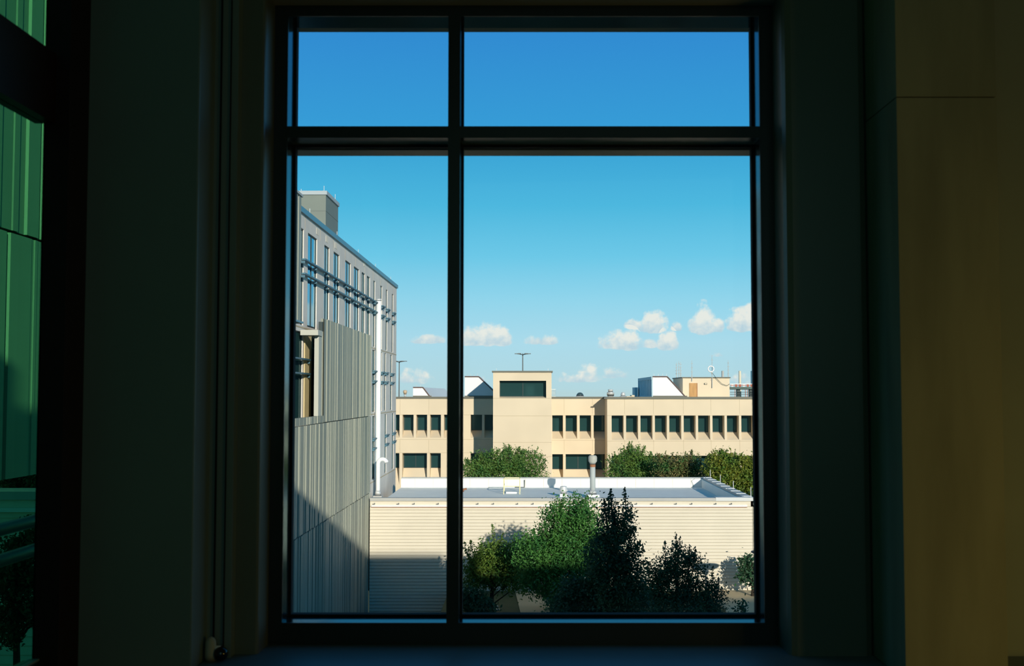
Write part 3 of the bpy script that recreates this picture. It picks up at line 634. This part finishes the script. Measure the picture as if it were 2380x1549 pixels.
# vents on the beige roof
def lathe_thing(name, label, cat, px, Y, prof, m, parts=None, grp=None):
    u1 = Y/F; x = gx(px, Y); o = thing(name, label, cat, (x, Y, zr), grp)
    for i, (pn, pr, mm) in enumerate(prof): MB().lathe((x, Y, zr), [(r_*u1, h_*u1+.0) for r_, h_ in pr], 20).build(pn, mm, o, smooth=True)
    return o
lathe_thing('roof_vent', 'large silver drum vent on the beige roof near the wing corner', 'vent', 1419, 124, [('base', [(7, 0), (7, 7)], silver), ('drum', [(8.3, 7), (8.3, 14), (7.5, 15.5)], silver), ('cap', [(5.5, 15.5), (5.5, 20), (6, 20), (6, 21.5), (.3, 22)], silver)], None)
lathe_thing('roof_vent', 'small round silver vent right of the drum vent', 'vent', 1448, 126, [('base', [(7.5, 0), (7, 6)], white), ('dome', [(5.2, 6), (5.4, 10), (4.3, 13.5), (2, 15), (.2, 15.4)], silver)], None)
lathe_thing('dome_skylight', 'dark half dome skylight on white curb between tower and vents', 'skylight', 1348, 128, [('curb', [(9.5, 0), (9.2, 6)], white), ('dome', [(8.8, 6), (8, 9), (6, 12), (3, 13.8), (.2, 14.2)], shadeglass)], None)
lathe_thing('roof_vent', 'tan flared vent at the far left of the beige roof', 'vent', 941.5, 126, [('pipe', [(2.2, 0), (2.2, 8), (3, 8.5), (3, 10)], silver), ('head', [(2.8, 10), (4.6, 15), (4.6, 18), (3, 19.5), (.2, 20)], mat('tan_vent', rgb(205, 180, 150), .6))], None)
tag(MB().box(gx(1468, 128), gx(1475, 128), 128, 130, zr, gz(919, 128)).box(gx(1456, 128), gx(1468, 128), 128, 129, zr, gz(921.5, 128)).build('roof_box', beige), 'low beige equipment box left of the louvred monitor', 'box')
# wall lamp and hose bracket at the wing corner
q = at(1407, 926.5, YR_-.2); w = MB().box(q.x-.14, q.x+.14, YR_-.3, YR_-.12, q.z-.03, q.z+.08)
w.build('corner_floodlight', mastm, bb)
# light masts far behind
def mast(px, py, Y, label):
    q = at(px, py, Y); o = thing('light_mast', label, 'lamp', (q.x, Y, GZ), 'tall light masts'); MB().tube([(q.x, Y, GZ), (q.x, Y, q.z)], [.15, .08], 8).build('pole', mastm, o)
    for k in range(6):
        a = k*math.pi/3; c = (q.x+math.cos(a)*1.0, Y+math.sin(a)*1.0, q.z-.05)
        MB().tube([(q.x, Y, q.z-.2), c], .05, 5).box(c[0]-.25, c[0]+.25, c[1]-.2, c[1]+.2, c[2]-.05, c[2]+.06).build('lamp_head', mastm, o)
mast(928, 839.5, 190, 'tall light mast rising left beside the stone building corner'); mast(1215, 822, 178, 'tall light mast rising behind the tower')
# striped distant building
Y = 420; t = thing('distant_building', 'far pale striped tower block just right of the beige tower', 'building', (gx(1287, Y), Y, GZ))
bx('wall', mat('pale_concrete', rgb(225, 228, 222), .8), t, gx(1280, Y), gx(1291.5, Y), Y, Y+10, GZ, gz(905, Y))
for k in range(5): bx('window_band', mat('blue_band_glass', (.15, .32, .42), .3), t, gx(1280, Y)-.05, gx(1291.5, Y)+.05, Y-.05, Y+10, gz(908.5+3.2*k, Y), gz(907+3.2*k, Y))
# building under construction on the right
Y = 200; t = thing('construction_frame', 'unfinished concrete deck with red edge rails behind the beige roof', 'building', (gx(1725, Y), Y, GZ))
bx('deck', mat('green_grey_concrete', (.12, .17, .15), .8), t, gx(1697, Y), gx(1830, Y), Y, Y+25, gz(905, Y), gz(899.5, Y))
for px in (1718, 1747, 1776, 1803): bx('column', darksteel, t, gx(px-4, Y), gx(px+4, Y), Y+.5, Y+1.3, GZ, gz(905, Y))
for px in (1709, 1733, 1738, 1761): bx('prop', redprim, t, gx(px-.6, Y), gx(px+.6, Y), Y+.2, Y+.3, GZ, gz(905, Y))
for i, py in enumerate((893, 896)): bx('edge_rail', redprim if i else white, t, gx(1697, Y), gx(1830, Y), Y+.05, Y+.12, gz(py+.8, Y), gz(py-.6, Y))
for k in range(12): px = 1700+k*9; bx('rail_panel', redprim if k % 3 else white, t, gx(px, Y), gx(px+5, Y), Y+.12, Y+.18, gz(899.5, Y), gz(892.5, Y))
for py in (912, 917): bx('scaffold_rail', darksteel, t, gx(1697, Y), gx(1830, Y), Y+.1, Y+.2, gz(py+.7, Y), gz(py-.4, Y))
for (px, m, lb, b0) in ((1680, capm, 'short steel stack peeking over the rooftop hut', 900), (1720, mat('cream_stack', rgb(225, 215, 190), .6), 'cream stack above the unfinished deck', 899), (1748, capteal, 'blue grey stack at the right edge of the unfinished deck', 899)):
    Yc = 228; o = MB().lathe((gx(px, Yc), Yc, 0), [(2.9*Yc/F, GZ), (2.9*Yc/F, gz(863, Yc)), (2.5*Yc/F, gz(862.5, Yc))], 16).build('chimney_stack', m, smooth=True); tag(o, lb, 'chimney', 'stacks over the unfinished deck')

# ------------------------------------------------------------------ guard rail outside the side window + added block for the building mirrored there
X = -1.98
t = thing('guard_rail', 'pale tubular guard rail outside the green side window', 'railing', (X, 3.5, -1.8))
for py in (1232, 1304):
    z = atx(.5, py, X).z; MB().tube([(X, -4, z), (X, 4.75, z)], .026, 8).build('rail', mat('pale_rail', (.25, .27, .38), .4), t, smooth=True)
MB().tube([(X, 4.74, -1.8), (X, 4.74, atx(.5, 1100, X).z)], .02, 8).build('post', mastm, t)
MB().box(-2.15, -1.79, -2.4, 4.9, -1.95, -1.8).build('balcony_slab', darksteel, t)
Y = 36; t = thing('reflection_building', 'added white sided block standing in for a building reflected low in the side window', 'building', (-15.5, Y, GZ))  # added block, takes the place of the white building's reflection
zt2 = gz(1143, Y); w = MB(); n = 30
for k in range(n): a0 = GZ+(zt2-.25-GZ)*k/n; a1 = GZ+(zt2-.25-GZ)*(k+1)/n-.012; w.prism([(-20, Y-.03, a0), (-20, Y, a1), (-20, Y+.1, a1), (-20, Y+.1, a0)], (9, 0, 0))
w.box(-20, -11, Y+.02, Y+1.2, GZ, zt2-.25); w.build('siding', siding, t); bx('coping', capm, t, -20, -10.95, Y-.08, Y+1.3, zt2-.25, zt2); bx('gutter_rail', white, t, -20, -11, Y-.14, Y-.08, zt2-.62, zt2-.5)

# ------------------------------------------------------------------ plants
def leaves(name, blobs, n, size, m, parent, seed, clump=30, sig=.22, up=.3, aspect=.5, spr=()):
    rs = np.random.RandomState(seed); B = np.array([[b[0], b[1], b[2], b[3], b[4], b[5]] for b in blobs], float)
    vol = (B[:, 3]*B[:, 4]*B[:, 5])**.75; nc = max(8, n//clump)
    idx = rs.choice(len(B), nc, p=vol/vol.sum()); d = rs.normal(size=(nc, 3)); d /= np.linalg.norm(d, axis=1)[:, None]
    r = rs.uniform(.25, 1, nc)**.4
    c = B[idx, :3]+d*B[idx, 3:6]*r[:, None]
    k = rs.randint(0, nc, n); P = c[k]+rs.normal(size=(n, 3))*sig*np.array([1, 1, .8])
    for (a, b, cnt, sg) in spr:
        a = np.array(a); b = np.array(b); tt = rs.uniform(0, 1, cnt)[:, None]; P = np.vstack([P, a+(b-a)*tt+rs.normal(size=(cnt, 3))*sg*(1.15-tt)])
    n = len(P); s = size*rs.uniform(.6, 1.35, n)
    nrm = rs.normal(size=(n, 3)); nrm[:, 2] += up; nrm /= np.linalg.norm(nrm, axis=1)[:, None]
    t_ = np.cross(nrm, rs.normal(size=(n, 3))); t_ /= np.linalg.norm(t_, axis=1)[:, None]; b_ = np.cross(nrm, t_)
    V = np.empty((n, 4, 3)); V[:, 0] = P-t_*s[:, None]; V[:, 1] = P-b_*s[:, None]*aspect+t_*s[:, None]*.1; V[:, 2] = P+t_*s[:, None]; V[:, 3] = P+b_*s[:, None]*aspect+t_*s[:, None]*.1
    V = V.reshape(-1, 3); V[:, 2] = np.maximum(V[:, 2], GZ+.05)
    me = bpy.data.meshes.new(name); me.vertices.add(4*n); me.vertices.foreach_set('co', V.ravel()); me.loops.add(4*n); me.loops.foreach_set('vertex_index', np.arange(4*n, dtype=np.int32))
    me.polygons.add(n); me.polygons.foreach_set('loop_start', np.arange(0, 4*n, 4, dtype=np.int32)); me.polygons.foreach_set('loop_total', np.full(n, 4, dtype=np.int32))
    me.materials.append(m); me.update(calc_edges=True); me.validate(); o = bpy.data.objects.new(name, me); COL.objects.link(o); o.parent = parent; o.location = -parent.location
    return o, c
def plant(kind, label, cat, Y, blobs, n, size, m, seed, trunk=None, sprigs=(), depth=1.0, clump=30, sig=.22, grp=None, ybase=GZ, aspect=.5, tr=.13):
    BB = []; rd = random.Random(seed)
    for (px, py, rx, ry) in blobs:
        q = at(px, py, Y); a = rx*Y/F; b = ry*Y/F; BB.append((q.x, Y+rd.uniform(-.4, .4)*a*depth, q.z, a, max(a, b)*.8*depth, b))
    cx = sum(b[0] for b in BB)/len(BB) if trunk is None else gx(trunk, Y)
    o = thing(kind, label, cat, (cx, Y, ybase), grp)
    sp = []; stems = []
    for (pa, pb, cnt, sg) in sprigs:
        a = at(pa[0], pa[1], Y); b = at(pb[0], pb[1], Y); a.y += rd.uniform(-.3, .3); b.y = a.y; sp.append((tuple(a), tuple(b), cnt, sg*Y/F)); stems.append((a, b))
    f, c = leaves('foliage', BB, n, size, m, o, seed, clump, sig, aspect=aspect, spr=sp)
    zc_ = max(b[2] for b in BB); w = MB(); w.tube([(cx, Y, ybase-.05), (cx+.08, Y, (ybase+zc_)/2), (cx-.05, Y, zc_)], [tr, tr*.75, tr*.3], 8); w.build('trunk', bark, o, smooth=True)
    w = MB()
    for i in rd.sample(range(len(c)), min(26, len(c))):
        e = Vector(c[i]); st = Vector((cx, Y, max(ybase+.4, min(zc_, e.z-.5*abs(e.x-cx)-.3)))); mdl = (st+e)/2+Vector((0, 0, .1)); w.tube([st, mdl, e], [tr*.32, tr*.2, tr*.08], 5)
    for a, b in stems: w.tube([Vector((cx*.4+a.x*.6, Y, a.z-.8)), a, b], [tr*.2, .018, .008], 5)
    w.build('branches', bark, o); return o
LA = leafmat('green_leaves', (.045, .17, .045, 1), (.10, .26, .05, 1)); LD = leafmat('dark_green_leaves', (.022, .075, .045, 1), (.05, .125, .05, 1))
LY = leafmat('yellow_green_leaves', (.06, .17, .035, 1), (.20, .28, .045, 1)); LO = leafmat('olive_mixed_leaves', (.06, .16, .05, 1), (.17, .24, .06, 1))
LB = leafmat('russet_leaves', (.06, .19, .05, 1), (.30, .22, .09, 1)); LG = leafmat('cedar_green_leaves', (.05, .17, .045, 1), (.19, .30, .06, 1))
LYO = leafmat('golden_olive_leaves', (.08, .19, .03, 1), (.25, .26, .035, 1))

plant('broadleaf_tree', 'bright green broadleaf tree, tallest and sunlit, before the white wall', 'tree', 58.5,
      [(1318, 1200, 46, 40), (1352, 1185, 28, 25), (1300, 1235, 42, 40), (1365, 1235, 38, 45), (1330, 1275, 60, 50), (1290, 1290, 55, 45), (1385, 1290, 45, 50), (1240, 1290, 40, 48), (1330, 1345, 75, 45), (1260, 1345, 45, 35), (1320, 1395, 50, 40)],
      36000, .072, LA, 11, clump=55, sig=.30, trunk=1325, sprigs=[((1355, 1180), (1365, 1150), 60, 5), ((1300, 1180), (1310, 1156), 50, 5), ((1275, 1205), (1270, 1185), 40, 4), ((1240, 1260), (1242, 1230), 60, 5), ((1265, 1240), (1256, 1215), 50, 5)], tr=.17)
plant('spire_tree', 'dark twin topped tree right of the bright green tree', 'tree', 31.5,
      [(1418, 1190, 15, 28), (1420, 1240, 30, 40), (1455, 1215, 14, 40), (1440, 1285, 45, 50), (1400, 1300, 38, 55), (1460, 1320, 38, 35), (1420, 1370, 65, 50), (1350, 1400, 55, 50), (1460, 1400, 50, 50), (1330, 1385, 42, 34), (1310, 1420, 35, 30), (1400, 1450, 100, 40)],
      34000, .042, LD, 12, trunk=1430, sprigs=[((1420, 1175), (1418, 1136), 90, 6), ((1455, 1190), (1452, 1133), 90, 7), ((1465, 1240), (1475, 1222), 40, 4), ((1475, 1290), (1486, 1262), 60, 5), ((1405, 1185), (1402, 1160), 40, 5)], sig=.11)
plant('young_tree', 'dark feathery young tree with thin spires in front of the white wall', 'tree', 36,
      [(1545, 1325, 32, 30), (1575, 1310, 26, 40), (1610, 1325, 26, 35), (1560, 1370, 60, 40), (1510, 1350, 35, 35), (1620, 1380, 45, 35), (1655, 1385, 28, 30), (1580, 1420, 90, 40), (1500, 1410, 40, 45), (1655, 1430, 30, 22)],
      22000, .040, LD, 13, trunk=1572, sprigs=[((1570, 1300), (1572, 1240), 110, 9), ((1545, 1310), (1544, 1255), 90, 8), ((1575, 1290), (1580, 1245), 50, 6), ((1603, 1310), (1602, 1270), 50, 5), ((1614, 1320), (1618, 1274), 60, 6), ((1655, 1370), (1657, 1318), 80, 6), ((1520, 1330), (1500, 1300), 40, 6), ((1490, 1350), (1475, 1330), 50, 6), ((1665, 1380), (1668, 1340), 50, 5)], sig=.13, clump=22)
plant('small_tree', 'small tree with yellow green top left of the tallest tree', 'tree', 62,
      [(1150, 1285, 32, 22), (1190, 1295, 38, 26), (1115, 1310, 30, 30), (1150, 1330, 50, 34), (1200, 1340, 42, 32), (1105, 1345, 25, 25)],
      14000, .075, LY, 14, trunk=1142, sprigs=[((1150, 1275), (1143, 1222), 70, 7), ((1160, 1270), (1170, 1240), 50, 5), ((1195, 1275), (1200, 1255), 50, 6), ((1090, 1300), (1095, 1258), 60, 8), ((1110, 1290), (1120, 1265), 60, 7), ((1085, 1290), (1078, 1262), 40, 6), ((1220, 1270), (1232, 1252), 50, 5)], sig=.25, clump=20)
plant('low_shrub', 'low dark shrub at the bottom left under the small tree', 'shrub', 59, [(1100, 1400, 26, 22), (1120, 1412, 25, 18), (1088, 1395, 18, 25)], 2800, .09, LD, 15)
plant('low_shrub', 'dense dark hedge shrub behind the base of the tallest tree', 'shrub', 63, [(1290, 1370, 30, 22), (1330, 1375, 35, 22), (1370, 1372, 30, 22)], 4500, .10, LD, 25)
plant('wall_shrub', 'airy shrub leaning on the right end of the white wall', 'shrub', 67, [(1740, 1330, 20, 22), (1736, 1310, 14, 14), (1752, 1345, 16, 20)], 1100, .10, LD, 16, trunk=1745, sprigs=[((1735, 1320), (1716, 1298), 30, 5), ((1735, 1305), (1740, 1290), 25, 4), ((1730, 1340), (1720, 1358), 25, 4)])
plant('sapling', 'thin sapling standing on the terrace in the lower right corner', 'sapling', 55, [(1725, 1412, 9, 8)], 90, .09, LD, 17, trunk=1725, sprigs=[((1725, 1425), (1730, 1398), 24, 4)], tr=.03)
def feather(blobs, seed, cnt, k=12):
    rd = random.Random(seed); o = []
    for (px, py, rx, ry) in blobs:
        for _ in range(k):
            a = rd.uniform(-1, 1); x0 = px+a*rx*.85; y0 = py-ry*math.sqrt(max(0, 1-a*a))*.75
            o.append(((x0, y0), (x0+a*9+rd.uniform(-3, 3), y0-rd.uniform(10, 24)), cnt, 2.4))
    return o
B1 = [(1105, 1095, 32, 22), (1140, 1078, 40, 24), (1180, 1075, 38, 30), (1225, 1078, 36, 28), (1170, 1110, 70, 30), (1245, 1100, 22, 20)]
plant('juniper_bush', 'feathery green juniper bush below the beige tower', 'bush', 99, B1, 15000, .11, LG, 18, sprigs=feather(B1, 1, 22), aspect=.35, sig=.3)
B2 = [(1432, 1085, 16, 20), (1470, 1070, 30, 28), (1510, 1085, 34, 22), (1450, 1105, 40, 20), (1500, 1110, 50, 20)]
plant('juniper_bush', 'feathery green juniper bush with pointed top right of the exhaust pipe', 'bush', 98, B2, 13000, .11, LG, 19, sprigs=feather(B2, 2, 22), aspect=.35, sig=.3)
B3 = [(1545, 1082, 22, 18), (1575, 1088, 24, 18), (1600, 1084, 22, 22), (1570, 1108, 50, 18), (1625, 1100, 18, 18)]
plant('mixed_bush', 'green bush with russet patches between the two juniper masses', 'bush', 94.5, B3, 9000, .11, LB, 20, sprigs=feather(B3, 3, 20, 7), aspect=.35, sig=.3)
B4 = [(1668, 1090, 26, 30), (1700, 1085, 30, 26), (1735, 1095, 28, 28), (1690, 1120, 40, 30), (1740, 1130, 30, 40), (1680, 1070, 18, 16), (1775, 1110, 40, 50)]
plant('golden_tree', 'golden green tree behind the right corner of the white roof', 'tree', 91, B4, 16000, .12, LYO, 21, sprigs=feather(B4, 4, 20, 6)+[((1668, 1075), (1672, 1042), 30, 8), ((1680, 1070), (1690, 1048), 30, 8)], aspect=.4, sig=.32)
B5 = [(1765, 1180, 20, 40), (1770, 1240, 22, 50), (1768, 1300, 20, 45), (1790, 1200, 40, 80)]
plant('tall_hedge', 'dark hedge glimpsed past the right end of the white building', 'hedge', 76, B5, 6000, .12, LD, 22, aspect=.5, sig=.3)
# plants added by the side window in place of those mirrored in it
plant('reflection_tree', 'added dim tree standing in for a reflection behind the guard rail in the side window', 'tree', 24, [(72, 1250, 26, 45), (40, 1300, 34, 50), (75, 1340, 30, 40), (20, 1350, 30, 50), (60, 1400, 40, 60), (20, 1450, 30, 50)], 8000, .05, LD, 23, sig=.09, trunk=50)
plant('reflection_shrub', 'added dark round shrub standing in for a bush reflected in the side window', 'shrub', 42, [(30, 1115, 32, 24), (75, 1120, 24, 18)], 3500, .07, LD, 24, sig=.12)

# lamp post in the court, its disc shade throws a shadow on the white wall
t = thing('post_lamp', 'garden lamp post with flat disc shade beside the terrace', 'lamp', (12.55, 62.2, GZ))
MB().tube([(12.55, 62.2, GZ), (12.55, 62.2, -8.85)], .06, 8).build('pole', darksteel, t, smooth=True)
MB().lathe((12.55, 62.2, -8.85), [(.15, 0), (.2, .12), (.12, .25), (.10, .36)], 14).build('lamp_body', darksteel, t, smooth=True)
MB().lathe((12.55, 62.2, -8.45), [(.75, 0), (.78, .05), (.3, .12), (.05, .14)], 24).build('shade', darksteel, t, smooth=True)
# pale slabs on the lawn
for (px, py, lb) in ((1153, 1406, 'pale slab on the dark lawn, the farther of two'), (1156, 1413, 'pale slab on the dark lawn, the nearer of two')):
    Y = -GZ*F/(py-915); x = gx(px, Y, py); tag(bx('stone_slab', capm, None, x-.12, x+.12, Y-.12, Y+.12, GZ, GZ+.06), lb, 'slab', 'slabs on the lawn')
